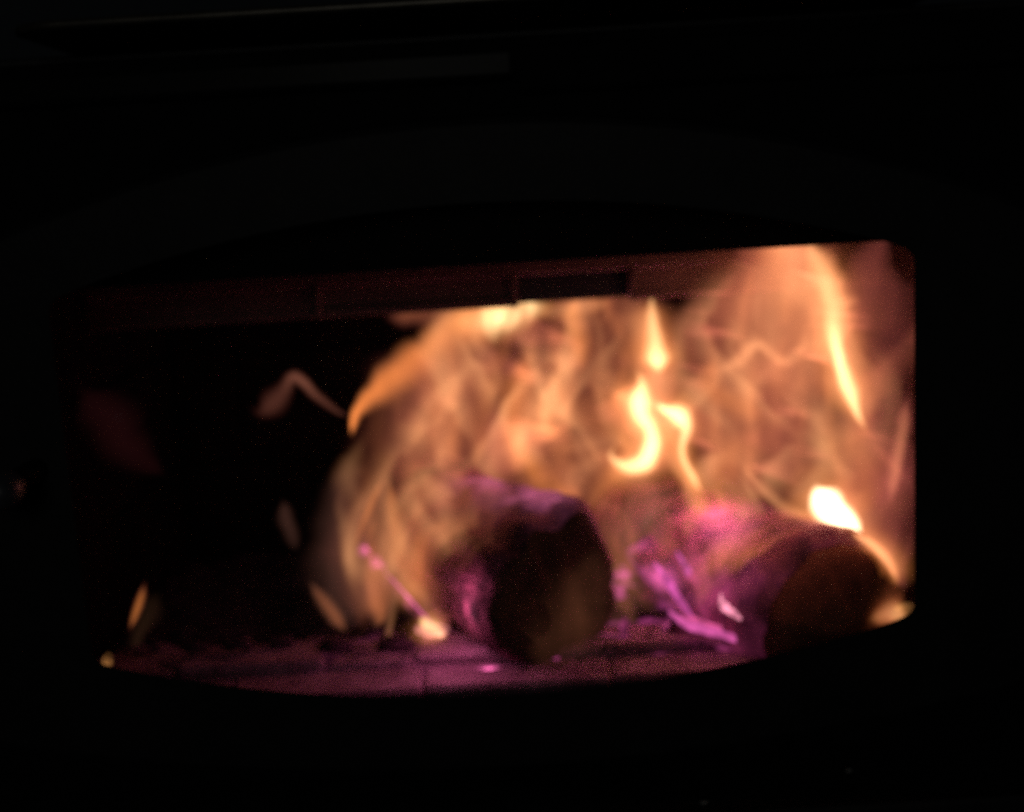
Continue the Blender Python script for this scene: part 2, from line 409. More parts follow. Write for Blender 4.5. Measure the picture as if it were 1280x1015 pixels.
# ------------------------------------------------------------------ logs
def log(name, label, p0, p1, shape, seed, glow_fn, taper=0.92, sag=0.0, rough=0.05, endm=None, endc=None, group=None, n_r=44, n_a=56, bow=0.0, dome=0.0, rag=0.012):
    """a log from its near end p0 to its far end p1; shape(angle) gives the section radius"""
    p0 = np.array(p0, float); p1 = np.array(p1, float); ax = (p1 - p0); L_ = np.linalg.norm(ax); ax = ax / L_
    sd = np.cross(ax, (0, 0, 1)); sd /= np.linalg.norm(sd); up = np.cross(sd, ax)
    root = empty(name, tuple((p0 + p1) / 2 - np.array([0, 0, 0.03])), label, 'log', group)
    A = np.linspace(0, 2 * np.pi, n_a, endpoint=False); R0 = np.array([shape(a) for a in A])
    rings = []
    for i in range(n_r):
        t = i / (n_r - 1); c = p0 + ax * L_ * t + up * bow * math.sin(math.pi * t)
        r = R0 * (1 - (1 - taper) * t)
        r = r * (1 - (0.10 + 2 * dome) * max(0, 1 - i / (2.0 + 60 * dome)) ** 2)
        q = np.stack([np.cos(A) * 3, np.sin(A) * 3, np.full(n_a, t * L_ * 14)], 1)
        r = r * (1 + rough * 2 * (fbm(q + seed, seed) - 0.5) + rough * 1.2 * (fbm(q * np.array([4, 4, 1.2]) + 9, seed + 3) - 0.5))
        if i < 4:                                   # the sawn end is ragged
            c = c + 0; r = r * (1 + 0.05 * (4 - i) / 4 * (fbm(q * 2.2 + 50, seed + 12) - 0.6))
        rings.append(c + np.outer(rag * max(0, 1 - i / 3) * (fbm(q[:, :] * 1.4 + 77, seed + 15) - 0.5), ax) + np.outer(np.cos(A) * r, sd) + np.outer(np.sin(A) * r, up))
    v, f = loft(rings); f = [q[::-1] for q in f]
    o = fix_normals(mk('bark', v, f, M_char, root, glow=glow_fn(v)))
    # end faces: concentric rings, a little dished and cracked
    for which, rg, c in (('end_face', rings[0], p0), ('end_face', rings[-1], p1 + up * 0)):
        c = rg.mean(0); er = []
        s_ = -1 if rg is rings[0] else 1
        for k, q in enumerate((1.0, 0.94, 0.84, 0.7, 0.52, 0.34, 0.16, 0.02)):
            pt = c + (rg - c) * q
            d = 0.004 * (fbm(pt * 60, seed + 8) - 0.5) + (0.003 if 0 < k else 0) - 0.002 * (k == 0) + dome * math.sqrt(max(0, 1 - q * q))
            er.append(pt + np.outer(d, ax) * s_)
        v, f = loft(er, caps=False); f.append(tuple(range(7 * n_a, 8 * n_a)))
        fix_normals(mk(which, v, f, endm or M_end, root, glow=(endc(v) if endc else np.zeros((len(v), 3)))))
    return root


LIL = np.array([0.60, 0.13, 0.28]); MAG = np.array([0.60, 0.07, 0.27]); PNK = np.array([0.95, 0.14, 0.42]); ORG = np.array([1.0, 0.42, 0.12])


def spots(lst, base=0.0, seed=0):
    """glow from hot places and painted flame light: (point, radius, colour, power)"""
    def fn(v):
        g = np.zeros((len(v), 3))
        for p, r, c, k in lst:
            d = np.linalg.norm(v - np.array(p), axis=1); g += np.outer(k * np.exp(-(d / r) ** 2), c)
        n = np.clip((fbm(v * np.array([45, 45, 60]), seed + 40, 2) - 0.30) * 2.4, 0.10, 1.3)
        return g * n[:, None] + base
    return fn


def poly_shape(rs):
    rs = np.array(rs, float); n = len(rs)
    def s(a):
        x = (a / (2 * np.pi) * n) % n; i = int(x); t = x - i; t = t * t * (3 - 2 * t)
        return rs[i] * (1 - t) + rs[(i + 1) % n] * t
    return s


def along(p, th, d, dz=0):
    return np.array(p) + d * np.array([-math.sin(th), math.cos(th), dz])


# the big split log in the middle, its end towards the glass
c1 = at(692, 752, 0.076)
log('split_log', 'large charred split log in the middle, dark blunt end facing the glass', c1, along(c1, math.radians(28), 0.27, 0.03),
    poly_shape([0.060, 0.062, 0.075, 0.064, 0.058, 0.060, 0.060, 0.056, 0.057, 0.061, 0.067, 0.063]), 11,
    spots([(at(780, 790, 0.12), 0.012, MAG, 0.8), (at(712, 628, 0.10), 0.022, LIL, 0.5), (at(680, 614, 0.13), 0.026, LIL, 0.7), (at(650, 600, 0.17), 0.03, LIL, 0.7), (at(620, 590, 0.21), 0.03, LIL, 0.6)], seed=1), taper=0.84, rough=0.10)  # lilac spots paint flame light along the log's top ridge
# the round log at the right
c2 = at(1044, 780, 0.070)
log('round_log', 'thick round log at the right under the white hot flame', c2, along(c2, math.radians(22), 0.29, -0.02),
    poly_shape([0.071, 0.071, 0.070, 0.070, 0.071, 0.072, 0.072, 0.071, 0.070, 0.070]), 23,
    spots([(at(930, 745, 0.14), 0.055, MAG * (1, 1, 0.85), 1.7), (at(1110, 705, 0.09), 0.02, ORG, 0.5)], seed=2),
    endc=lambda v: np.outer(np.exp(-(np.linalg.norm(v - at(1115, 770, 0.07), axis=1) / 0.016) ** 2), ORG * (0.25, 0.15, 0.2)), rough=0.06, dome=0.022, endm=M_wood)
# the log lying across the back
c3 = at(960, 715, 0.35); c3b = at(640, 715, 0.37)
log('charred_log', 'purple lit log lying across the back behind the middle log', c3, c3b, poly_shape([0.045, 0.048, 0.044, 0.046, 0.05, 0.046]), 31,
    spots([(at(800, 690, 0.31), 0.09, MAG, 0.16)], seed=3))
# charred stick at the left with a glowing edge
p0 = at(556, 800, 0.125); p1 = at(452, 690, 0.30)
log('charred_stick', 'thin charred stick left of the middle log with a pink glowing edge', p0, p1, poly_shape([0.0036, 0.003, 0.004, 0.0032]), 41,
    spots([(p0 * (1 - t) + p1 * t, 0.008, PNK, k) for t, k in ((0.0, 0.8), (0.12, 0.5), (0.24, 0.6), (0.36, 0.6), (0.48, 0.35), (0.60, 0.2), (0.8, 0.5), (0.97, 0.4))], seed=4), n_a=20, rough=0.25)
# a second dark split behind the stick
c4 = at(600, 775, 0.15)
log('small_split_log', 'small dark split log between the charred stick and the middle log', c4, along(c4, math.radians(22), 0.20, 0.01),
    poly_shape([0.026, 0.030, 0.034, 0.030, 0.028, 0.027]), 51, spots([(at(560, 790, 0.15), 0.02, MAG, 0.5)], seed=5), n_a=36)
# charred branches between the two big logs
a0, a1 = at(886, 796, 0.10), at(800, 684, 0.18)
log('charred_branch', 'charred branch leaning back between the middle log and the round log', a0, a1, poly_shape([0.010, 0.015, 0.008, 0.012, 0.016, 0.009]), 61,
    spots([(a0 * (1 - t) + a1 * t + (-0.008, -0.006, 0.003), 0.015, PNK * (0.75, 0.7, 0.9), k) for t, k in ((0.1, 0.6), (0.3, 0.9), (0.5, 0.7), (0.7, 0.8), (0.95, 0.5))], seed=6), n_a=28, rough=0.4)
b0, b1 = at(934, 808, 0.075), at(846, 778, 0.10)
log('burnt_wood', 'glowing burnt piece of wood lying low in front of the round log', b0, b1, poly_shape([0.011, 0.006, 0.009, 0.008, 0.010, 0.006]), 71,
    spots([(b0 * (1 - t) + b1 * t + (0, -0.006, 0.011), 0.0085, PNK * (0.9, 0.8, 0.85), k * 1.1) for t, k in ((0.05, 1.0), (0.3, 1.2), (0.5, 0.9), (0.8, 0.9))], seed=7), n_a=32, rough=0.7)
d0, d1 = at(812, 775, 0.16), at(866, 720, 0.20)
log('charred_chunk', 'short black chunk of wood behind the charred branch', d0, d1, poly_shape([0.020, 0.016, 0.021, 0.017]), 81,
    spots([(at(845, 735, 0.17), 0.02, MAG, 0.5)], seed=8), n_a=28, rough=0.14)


# ------------------------------------------------------------------ embers
def lump(name, label, p, s, seed, col, power, m=M_ember, cat='ember', group=None):
    n, k = 14, 9; V = []; s = np.array(s, float)
    for i in range(k):
        th = math.pi * (i + 0.02) / (k - 0.96)
        for j in range(n):
            a = 2 * math.pi * j / n; V.append((math.sin(th) * math.cos(a), math.sin(th) * math.sin(a), math.cos(th)))
    V = np.array(V); r = 0.7 + 1.1 * (fbm(V * 1.9 + seed * 3.1, seed) - 0.35) + 0.5 * (fbm(V * 4 + seed, seed + 2) - 0.5)
    W = np.array(p) + V * r[:, None] * s
    F = [(i * n + j, i * n + (j + 1) % n, (i + 1) * n + (j + 1) % n, (i + 1) * n + j) for i in range(k - 1) for j in range(n)]
    F += [tuple(range(n)), tuple(range((k - 1) * n, k * n))]
    h = np.clip(0.3 + 2.6 * (fbm(V * 1.6 + seed, seed + 5) - 0.40), 0.35, 1.3)
    return tag(fix_normals(mk(name, W, F, m, glow=(np.outer(h, PNK) * (0.0 if col is ORG else 0.35) + np.outer(h ** 2, col)) * power, loc=tuple(p))), label, cat, group)


lump('ember', 'bright orange ember at the foot of the charred stick', at(540, 788, 0.115), (0.015, 0.008, 0.006), 3, (1.0, 0.40, 0.22), 0.9)
lump('ember', 'pink ember on the brick curb just left of the middle log', at(611, 838, 0.062), (0.016, 0.006, 0.0035), 5, PNK, 1.5)
lump('ember', 'small pink ember under the front edge of the middle log', at(605, 818, 0.080), (0.008, 0.005, 0.005), 8, PNK, 1.1)
def streak(label, pts, rad, col):
    """a thin curved ember: the glowing edge of burnt bark"""
    S = catmull([list(at(*q)) for q in pts], 26); n = len(S); R_ = []
    A8 = np.linspace(0, 2 * np.pi, 10, endpoint=False)
    for k in range(n):
        r_ = rad * (0.25 + 0.9 * math.sin(math.pi * (k + 0.5) / n)) * (0.7 + 0.7 * fbm(np.array([[k * 0.35, rad * 999, 0]]), 5)[0])
        R_.append(S[k] + np.outer(np.cos(A8) * r_, (0.7, 0, 0.7)) + np.outer(np.sin(A8) * r_, (0, 1, 0)))
    v, f = loft(R_, caps=True); g_ = np.repeat(0.3 + 1.3 * fbm(np.stack([np.arange(n) * 0.3, np.full(n, rad * 777), np.zeros(n)], 1), 6), 10)
    tag(fix_normals(mk('ember', v, f, M_ember, glow=np.outer(g_, col), loc=tuple(S[n // 2]))), label, 'ember')


def catmull(P, n):
    P = np.array(P, float); Q = np.vstack([2 * P[0] - P[1], P, 2 * P[-1] - P[-2]])
    m_ = 3 if P.shape[1] == 3 else 2
    seg = np.linalg.norm(np.diff(P[:, :m_], axis=0), axis=1); cum = np.concatenate([[0], np.cumsum(seg)]); out = []
    for s_ in np.linspace(0, cum[-1], n):
        i = min(np.searchsorted(cum, s_, side='right') - 1, len(P) - 2); t = (s_ - cum[i]) / max(seg[i], 1e-9)
        a, b, c, d = Q[i], Q[i + 1], Q[i + 2], Q[i + 3]
        out.append(0.5 * (2 * b + (c - a) * t + (2 * a - 5 * b + 4 * c - d) * t * t + (3 * b - a - 3 * c + d) * t ** 3))
    return np.array(out)


streak('curved bright pink ember beside the round log', [(901, 743, .068), (902, 753, .066), (909, 761, .063), (917, 767, .060), (926, 774, .058)], 0.0025, np.array([1.6, 0.5, 0.75]))
streak('thin magenta streak of ember running down the charred branch', [(818, 704, .12), (832, 722, .11), (846, 745, .10), (858, 762, .095), (868, 778, .09)], 0.0026, np.array([0.85, 0.12, 0.5]))
streak('glowing pink edge along the burnt wood low on the curb', [(836, 764, .085), (858, 780, .075), (884, 788, .07), (912, 796, .066), (938, 806, .064)], 0.0032, np.array([0.95, 0.14, 0.52]))
streak('short violet streak of ember behind the charred branch', [(846, 690, .15), (858, 710, .14), (872, 735, .13), (880, 752, .125)], 0.0022, np.array([0.6, 0.09, 0.4]))
streak('thin pink line of ember along the charred stick', [(480, 714, .20), (500, 735, .165), (520, 758, .14), (545, 784, .115)], 0.0009, np.array([0.7, 0.11, 0.34]))
lump('ember', 'tiny pink spark at the upper tip of the charred stick', at(456, 687, 0.285), (0.006, 0.005, 0.005), 15, PNK, 1.1)
lump('ember', 'pink spark just below the tip of the charred stick', at(473, 704, 0.265), (0.0075, 0.005, 0.0065), 17, PNK, 1.2)
lump('ember', 'orange ember in the lower right corner of the glass', at(1128, 764, 0.07), (0.011, 0.008, 0.007), 19, ORG, 0.5)
lump('ember', 'tiny orange ember in the lower left corner of the glass', at(135, 825, 0.06), (0.004, 0.004, 0.0045), 22, ORG, 0.6)
lump('ember', 'magenta ember at the right foot of the middle log', at(780, 795, 0.10), (0.005, 0.005, 0.014), 25, MAG, 0.45)
for i, (px, py, y, s, lab) in enumerate(((245, 808, 0.10, 0.008, 'leftmost charcoal lump on the brick curb'), (300, 805, 0.10, 0.010, 'second charcoal lump from the left on the brick curb'),
        (352, 802, 0.11, 0.009, 'third charcoal lump from the left on the brick curb'), (420, 808, 0.10, 0.010, 'fourth charcoal lump from the left on the brick curb'),
        (497, 806, 0.10, 0.012, 'charcoal lump on the curb just left of the orange ember'), (640, 826, 0.09, 0.009, 'charcoal lump tucked under the left foot of the middle log'),
        (730, 838, 0.075, 0.012, 'charcoal lump under the blunt end of the middle log'), (820, 815, 0.09, 0.014, 'charcoal lump on the curb just right of the middle log'),
        (872, 814, 0.085, 0.011, 'charcoal lump on the curb below the glowing burnt wood'))):
    lump('charcoal_lump', lab, at(px, py, y), (s * 1.5, s * 0.8, s * 0.55), 61 + i, np.zeros(3), 0.0, cat='charcoal', group='charcoal lumps along the curb')
lump('ash_fleck', 'pale ash fleck on the ledge below the door at the right', at(1061, 963, -0.045), (0.0022, 0.002, 0.001), 90, (0, 0, 0), 0, m=M_ash, cat='ash fleck')
lump('ash_fleck', 'pale ash fleck at the bottom edge right of the middle', at(880, 1003, -0.079), (0.003, 0.002, 0.001), 91, (0, 0, 0), 0, m=M_ash, cat='ash fleck')


# ------------------------------------------------------------------ flames: hollow luminous shells of burning gas
def tongue(parent, pts, y, rim, core, power, u0=0.0, pl=1.3, pr=1.3, thick=0.45, wisp=0.0, wsc=(36, 36, 8), seed=0, fade=(0.15, 0.2), lean=0.0, step=5.0, turb=0.8, soft=1.3):
    """pts: (px, py, half width in px, brightness) from foot to tip, at depth y; lean moves the tip back"""
    L_ = sum(math.dist(pts[i][:2], pts[i + 1][:2]) for i in range(len(pts) - 1)); wmax = max(p[2] for p in pts)
    n = int(np.clip(L_ / step, 14, 90)); m = int(np.clip(wmax / 1.8, 10, 60)) * 2
    S = catmull(pts, n); T = np.linspace(0, 1, n)
    tb = np.stack([S[:, 0] / 55.0, S[:, 1] / 70.0, np.full(n, seed * 1.7)], 1)
    S[:, 0] += turb * wmax ** 0.7 * 2.2 * (fbm(tb, seed + 60) - 0.5); S[:, 1] += turb * wmax ** 0.7 * 1.2 * (fbm(tb + 40, seed + 61) - 0.5)
    wl = 1 + 1.3 * turb * (fbm(tb * 1.6 + 80, seed + 62) - 0.5); wr_ = 1 + 1.3 * turb * (fbm(tb * 1.6 + 120, seed + 63) - 0.5)
    S[:, 2] *= soft
    T2 = np.gradient(S[:, :2], axis=0); T2 /= np.linalg.norm(T2, axis=1)[:, None] + 1e-9
    sg = max(1.0, n * 0.04); 
    Nn = np.stack([-T2[:, 1], T2[:, 0]], 1)
    ph = np.linspace(0, 2 * np.pi, m, endpoint=False)
    V = []; U = []; B = []; TT = []
    for i in range(n):
        yy = y + lean * T[i]
        c = at(S[i, 0], S[i, 1], yy); e = at(S[i, 0] + Nn[i, 0], S[i, 1] + Nn[i, 1], yy) - c
        e = e * max(S[i, 2], 0.4) * min(1.0, 0.25 + 3.0 * min(T[i], 1 - T[i]))
        wr = np.linalg.norm(e); dep = np.array([0, wr * thick, 0])
        # a gentle swirl so that no shell is flat
        sw = 0.25 * wr * math.sin(5 * T[i] + seed)
        cs = np.where(np.cos(ph) < 0, wl[i], wr_[i]) * np.cos(ph)
        V.append(c + np.outer(cs, e) + np.outer(np.sin(ph), dep) + np.outer(np.cos(ph) * sw, (0, 1, 0))); U.append(np.cos(ph)); B.append(np.full(m, max(S[i, 3], 0))); TT.append(np.full(m, T[i]))
    rings = V; v, f = loft(rings, caps=True)
    U = np.concatenate(U); B = np.concatenate(B); TT = np.concatenate(TT)
    h = np.where(U < u0, (np.clip(U + 1, 0, 2) / (u0 + 1)), (np.clip(1 - U, 0, 2) / (1 - u0)))
    h = h * h * (3 - 2 * h); h = h ** np.where(U < u0, pl, pr)
    def ss(x): x = np.clip(x, 0, 1); return x * x * (3 - 2 * x)
    h = h * ss(TT / max(fade[0], 1e-3)) * ss((1 - TT) / max(fade[1], 1e-3)) * B
    if wisp:
        q = v * np.array(wsc); wv = np.stack([fbm(q * 0.8 + 3, seed + 1, 2), fbm(q * 0.8 + 31, seed + 2, 2), fbm(q * 0.8 + 57, seed + 3, 2)], 1)
        nz = fbm(q + (wv - 0.5) * 3.0, seed + 4, 3); rdg = 1 - np.abs(2 * fbm(q * 0.9 + (wv - 0.5) * 4.0 + 11, seed + 7, 2) - 1)
        k = np.clip(3.4 * (nz - 0.33), 0, 1.8) * (0.40 + 0.95 * np.clip((rdg - 0.55) * 2.2, 0, 1.2))
        if wisp >= 0.6:                             # broad gaps between the strands
            k = k * np.clip((fbm(v * np.array([15, 15, 6]) + (wv - 0.5) * 1.5, seed + 17, 2) - 0.37) * 4.6, 0.02, 1.5)
        h = h * ((1 - wisp) + wisp * k)
    col = np.asarray(rim)[None, :] + (np.asarray(core) - np.asarray(rim))[None, :] * np.clip(h, 0, 1)[:, None] ** 0.8
    o = mk('tongue', v, f, M_flame, parent, glow=col * (h * power * 0.41)[:, None])
    return o


def bright(parent, pts, y, rim, core, power, **kw):  # the two outer shells paint bloom round the core
    """a hot tongue: narrow core inside two wider, fainter shells that paint its bloom"""
    tongue(parent, pts, y, rim, core, power, **kw)
    kw2 = dict(kw); kw2.pop('u0', None); kw2.update(seed=kw.get('seed', 0) + 700, fade=(0.25, 0.25), pl=1.6, pr=1.6, thick=0.6, turb=0.5)
    tongue(parent, [(a, b, w_ * 1.9 + 6, min(k, 1.2)) for a, b, w_, k in pts], y + 0.006, ORA, PEACH, 0.58 * power, **kw2)
    kw2['seed'] += 31
    tongue(parent, [(a, b, w_ * 2.6 + 22, min(k, 1.0)) for a, b, w_, k in pts], y + 0.014, TAN, ORA, 0.34 * power, **kw2)


def flame(label, px, py, y, group='flames of the fire'):
    return empty('flame', tuple(at(px, py, y)), label, 'flame', group)


ROSE = np.array([0.42, 0.09, 0.074]); TAN = np.array([0.60, 0.18, 0.066]); ORA = np.array([0.95, 0.29, 0.06]); PEACH = np.array([1.0, 0.41, 0.17]); YEL = np.array([1.5, 0.95, 0.42]); MAUVE = np.array([0.25, 0.10, 0.072]); WHITE = np.array([3.0, 2.3, 1.4])

# -- the wide veils of thin flame that fill the box
F0 = flame('wide dim veil of thin flame at the back of the firebox', 740, 780, 0.33)
tongue(F0, [(560, 790, 60, 0.2), (545, 700, 90, 0.6), (560, 600, 105, 0.8), (592, 500, 90, 0.9), (635, 410, 80, 0.9), (660, 340, 75, 0.8)], 0.35, ROSE, TAN, 0.45, seed=101, wisp=0.8, thick=0.15, fade=(0.2, 0.02), soft=1.0, step=4)
tongue(F0, [(735, 760, 100, 0.2), (730, 660, 140, 0.6), (735, 560, 150, 0.8), (750, 450, 150, 0.8), (760, 340, 140, 0.8)], 0.37, ROSE, TAN, 0.42, seed=102, wisp=0.8, thick=0.12, fade=(0.25, 0.02), soft=1.0, step=4)
tongue(F0, [(920, 760, 90, 0.3), (915, 660, 130, 0.7), (915, 560, 140, 0.8), (920, 450, 140, 0.8), (930, 340, 130, 0.8)], 0.36, ROSE, TAN, 0.65, seed=103, wisp=0.8, thick=0.12, fade=(0.25, 0.02), soft=1.0, step=4)
FX = flame('rosy haze of flame in front of the right side wall', 1060, 760, 0.17)
tongue(FX, [(1060, 770, 60, 0.4), (1050, 680, 90, 0.8), (1045, 580, 100, 0.8), (1040, 480, 100, 0.8), (1030, 380, 110, 0.8), (1020, 280, 110, 0.8)], 0.115, ROSE, TAN, 0.6, seed=104, wisp=0.75, thick=0.15, fade=(0.15, 0.01), soft=1.0, step=4)
# -- left group
F1 = flame('orange flame curling up from left to the air bar', 520, 790, 0.22)
tongue(F1, [(437, 548, 8, 1.0), (445, 525, 15, 1.15), (470, 500, 20, 0.85), (520, 462, 30, 0.7), (560, 432, 34, 0.6), (600, 408, 34, 0.6), (650, 378, 30, 0.6)], 0.24, TAN, ORA * (1.1, 1.0, 1.1), 1.5, u0=-0.35, pl=1.0, pr=1.5, seed=1, wisp=0.15, fade=(0.06, 0.1))
tongue(F1, [(545, 402, 18, 0.5), (580, 398, 30, 0.9), (620, 396, 36, 1.2), (665, 384, 28, 0.8), (700, 378, 16, 0.4)], 0.25, ORA, YEL * 0.8, 1.7, seed=2, wisp=0.6, fade=(0.25, 0.25))
tongue(F1, [(478, 400, 14, 0.5), (505, 396, 18, 0.8), (545, 390, 18, 0.7), (575, 384, 14, 0.5)], 0.27, ROSE, TAN, 0.8, seed=3, wisp=0.3, fade=(0.3, 0.2))
tongue(F1, [(520, 700, 30, 0.4), (530, 640, 48, 0.7), (548, 570, 56, 0.85), (575, 500, 58, 0.9), (598, 440, 46, 0.9), (620, 380, 40, 0.7)], 0.28, ROSE, TAN * 1.05, 0.95, seed=4, wisp=0.6, fade=(0.2, 0.08), pl=1.0, pr=1.0)
tongue(F1, [(596, 600, 10, 0.4), (592, 540, 18, 0.6), (598, 480, 22, 0.7), (618, 440, 22, 0.6), (640, 400, 20, 0.5)], 0.25, TAN, ORA, 0.5, u0=0.4, seed=5, pr=0.7, wisp=0.3)
F2 = flame('pale mauve flame veil rising at the left side of the logs', 460, 800, 0.16)
tongue(F2, [(440, 800, 30, 0.5), (428, 740, 44, 0.8), (424, 680, 44, 0.85), (430, 620, 36, 0.6), (445, 560, 26, 0.4)], 0.20, MAUVE, MAUVE * 1.3, 0.85, seed=6, wisp=0.7, pl=1.7, pr=1.3)
tongue(F2, [(478, 805, 10, 0.5), (480, 760, 26, 0.8), (470, 700, 36, 0.7), (476, 640, 34, 0.6), (485, 585, 16, 0.4)], 0.17, MAUVE, TAN, 0.75, seed=7, wisp=0.6)
tongue(F2, [(436, 792, 8, 0.5), (418, 768, 11, 0.8), (400, 745, 10, 0.7), (384, 722, 4, 0.3)], 0.18, MAUVE, TAN * 0.9, 0.8, seed=8, wisp=0.2)
tongue(F2, [(440, 690, 4, 0.5), (452, 655, 6, 0.9), (466, 622, 7, 0.9), (482, 592, 6, 0.5)], 0.16, ROSE, ORA, 0.35, seed=9)
tongue(F2, [(372, 690, 12, 0.2), (362, 655, 12, 0.5), (352, 622, 8, 0.4)], 0.22, MAUVE, MAUVE, 0.45, seed=10)
F3 = flame('narrow orange tongues in front of the charred stick', 530, 790, 0.13)
tongue(F3, [(510, 730, 12, 0.4), (504, 690, 16, 0.7), (495, 640, 13, 0.9), (484, 592, 6, 0.8)], 0.15, TAN, ORA, 0.4, seed=11, u0=-0.2, wisp=0.2)
tongue(F3, [(500, 770, 22, 0.5), (518, 725, 26, 0.9), (522, 690, 20, 0.8), (526, 650, 12, 0.5)], 0.14, TAN, ORA, 0.5, seed=12, wisp=0.3)
tongue(F3, [(484, 812, 4, 0.7), (486, 790, 7, 0.9), (490, 765, 10, 0.7), (496, 735, 12, 0.3)], 0.12, TAN, PEACH, 0.3, seed=13)
tongue(F3, [(560, 790, 26, 0.5), (555, 740, 40, 0.8), (560, 690, 44, 0.8), (572, 630, 42, 0.7), (580, 560, 30, 0.4)], 0.145, ROSE, TAN * 0.8, 0.55, seed=14, wisp=0.65)
tongue(F3, [(568, 690, 20, 0.5), (552, 672, 26, 0.8), (535, 655, 22, 0.5)], 0.14, TAN, TAN, 0.5, seed=15, wisp=0.2)
F4 = flame('thin reddish wisp floating free in the dark at the left', 400, 520, 0.22)
tongue(F4, [(442, 520, 5, 0.6), (420, 512, 7, 0.7), (398, 497, 8, 0.9), (380, 480, 9, 1.4), (366, 472, 9, 1.2), (355, 488, 12, 0.7), (340, 505, 20, 0.65), (322, 514, 18, 0.5), (306, 506, 10, 0.2)], 0.22, ROSE * 0.8, np.array([0.62, 0.21, 0.13]), 0.29, seed=16, fade=(0.1, 0.2))
F5 = flame('faint dark red reflection at the far left, built as a glowing shell', 205, 590, 0.10)
tongue(F5, [(212, 598, 6, 0.5), (180, 568, 28, 0.9), (150, 535, 34, 1.0), (122, 505, 26, 0.8), (96, 478, 8, 0.4)], 0.10, lin((50, 18, 20)), lin((50, 18, 20)), 0.42, seed=17, pl=1, pr=1)  # a reflection of the fire, drawn as a faint glowing shell
F6 = flame('small lone flame by the lower left corner', 165, 790, 0.12)
tongue(F6, [(161, 790, 3, 0.5), (167, 770, 6, 1.0), (174, 750, 6, 1.0), (182, 724, 3, 0.5)], 0.12, ROSE, ORA * 0.75, 0.75, seed=18, fade=(0.2, 0.3))
tongue(F6, [(168, 825, 8, 0.4), (176, 795, 12, 0.6), (190, 765, 20, 0.5), (200, 735, 12, 0.3)], 0.13, lin((62, 42, 28)), lin((70, 46, 30)), 0.6, seed=19)
# -- middle
F7 = flame('broad translucent flame behind the middle log', 720, 640, 0.30)
tongue(F7, [(735, 720, 80, 0.3), (735, 650, 100, 0.7), (730, 580, 112, 0.85), (735, 500, 116, 0.85), (750, 430, 118, 0.75), (765, 375, 110, 0.7), (770, 345, 90, 0.4)], 0.32, ROSE, TAN, 0.95, seed=20, wisp=0.75, pl=0.7, pr=0.7, thick=0.22, fade=(0.15, 0.08))
tongue(F7, [(735, 640, 20, 0.4), (690, 610, 26, 0.8), (655, 570, 28, 0.95), (642, 520, 26, 0.9), (650, 470, 24, 0.7), (672, 430, 20, 0.5)], 0.24, TAN, ORA * 0.9, 0.75, u0=0.0, seed=21, wisp=0.35)
tongue(F7, [(740, 620, 12, 0.5), (715, 600, 18, 0.8), (745, 575, 20, 0.9), (775, 560, 16, 0.8)], 0.23, TAN, PEACH * 0.9, 0.55, seed=22, wisp=0.3)
tongue(F7, [(728, 470, 14, 0.4), (722, 430, 20, 0.8), (716, 395, 18, 0.9), (720, 372, 14, 0.6)], 0.25, TAN, ORA, 0.75, seed=23, wisp=0.2, fade=(0.2, 0.08))
tongue(F7, [(670, 392, 14, 0.5), (700, 388, 14, 0.9), (735, 383, 13, 0.9), (770, 378, 10, 0.5)], 0.23, ORA, PEACH, 0.6, seed=24, wisp=0.15)
F8 = flame('bright twisting yellow flame above the middle log', 790, 590, 0.20)
bright(F8, [(812, 368, 9, 0.55), (814, 400, 9, 0.8), (818, 430, 13, 1.0), (822, 456, 16, 1.6), (824, 472, 10, 0.6)], 0.20, ORA, YEL * 1.1, 1.0, seed=25, fade=(0.06, 0.2))
bright(F8, [(768, 552, 6, 0.6), (760, 572, 12, 0.7), (782, 584, 13, 1.2), (803, 577, 14, 1.8), (815, 560, 13, 1.9), (814, 540, 11, 1.4), (802, 520, 15, 1.4), (797, 498, 18, 1.6), (801, 478, 13, 0.9), (790, 456, 7, 0.4)], 0.20, ORA, YEL * 1.25, 1.0, seed=26, fade=(0.12, 0.12))
bright(F8, [(819, 500, 10, 0.9), (834, 513, 14, 1.8), (848, 522, 16, 2.0), (855, 536, 9, 1.2), (851, 560, 6, 0.9), (857, 585, 6, 0.9), (870, 606, 6, 0.8), (884, 622, 6, 0.4)], 0.20, ORA, YEL * 1.25, 0.95, seed=27, fade=(0.08, 0.15))
tongue(F8, [(770, 600, 40, 0.3), (790, 560, 60, 0.8), (805, 510, 66, 0.9), (815, 450, 50, 0.7), (818, 385, 26, 0.5)], 0.215, TAN, ORA * 0.8, 0.55, seed=28, wisp=0.3)
tongue(F8, [(690, 560, 10, 0.3), (730, 555, 16, 0.6), (765, 552, 14, 0.8), (790, 556, 10, 0.6)], 0.21, TAN, PEACH * 0.8, 0.5, seed=29)
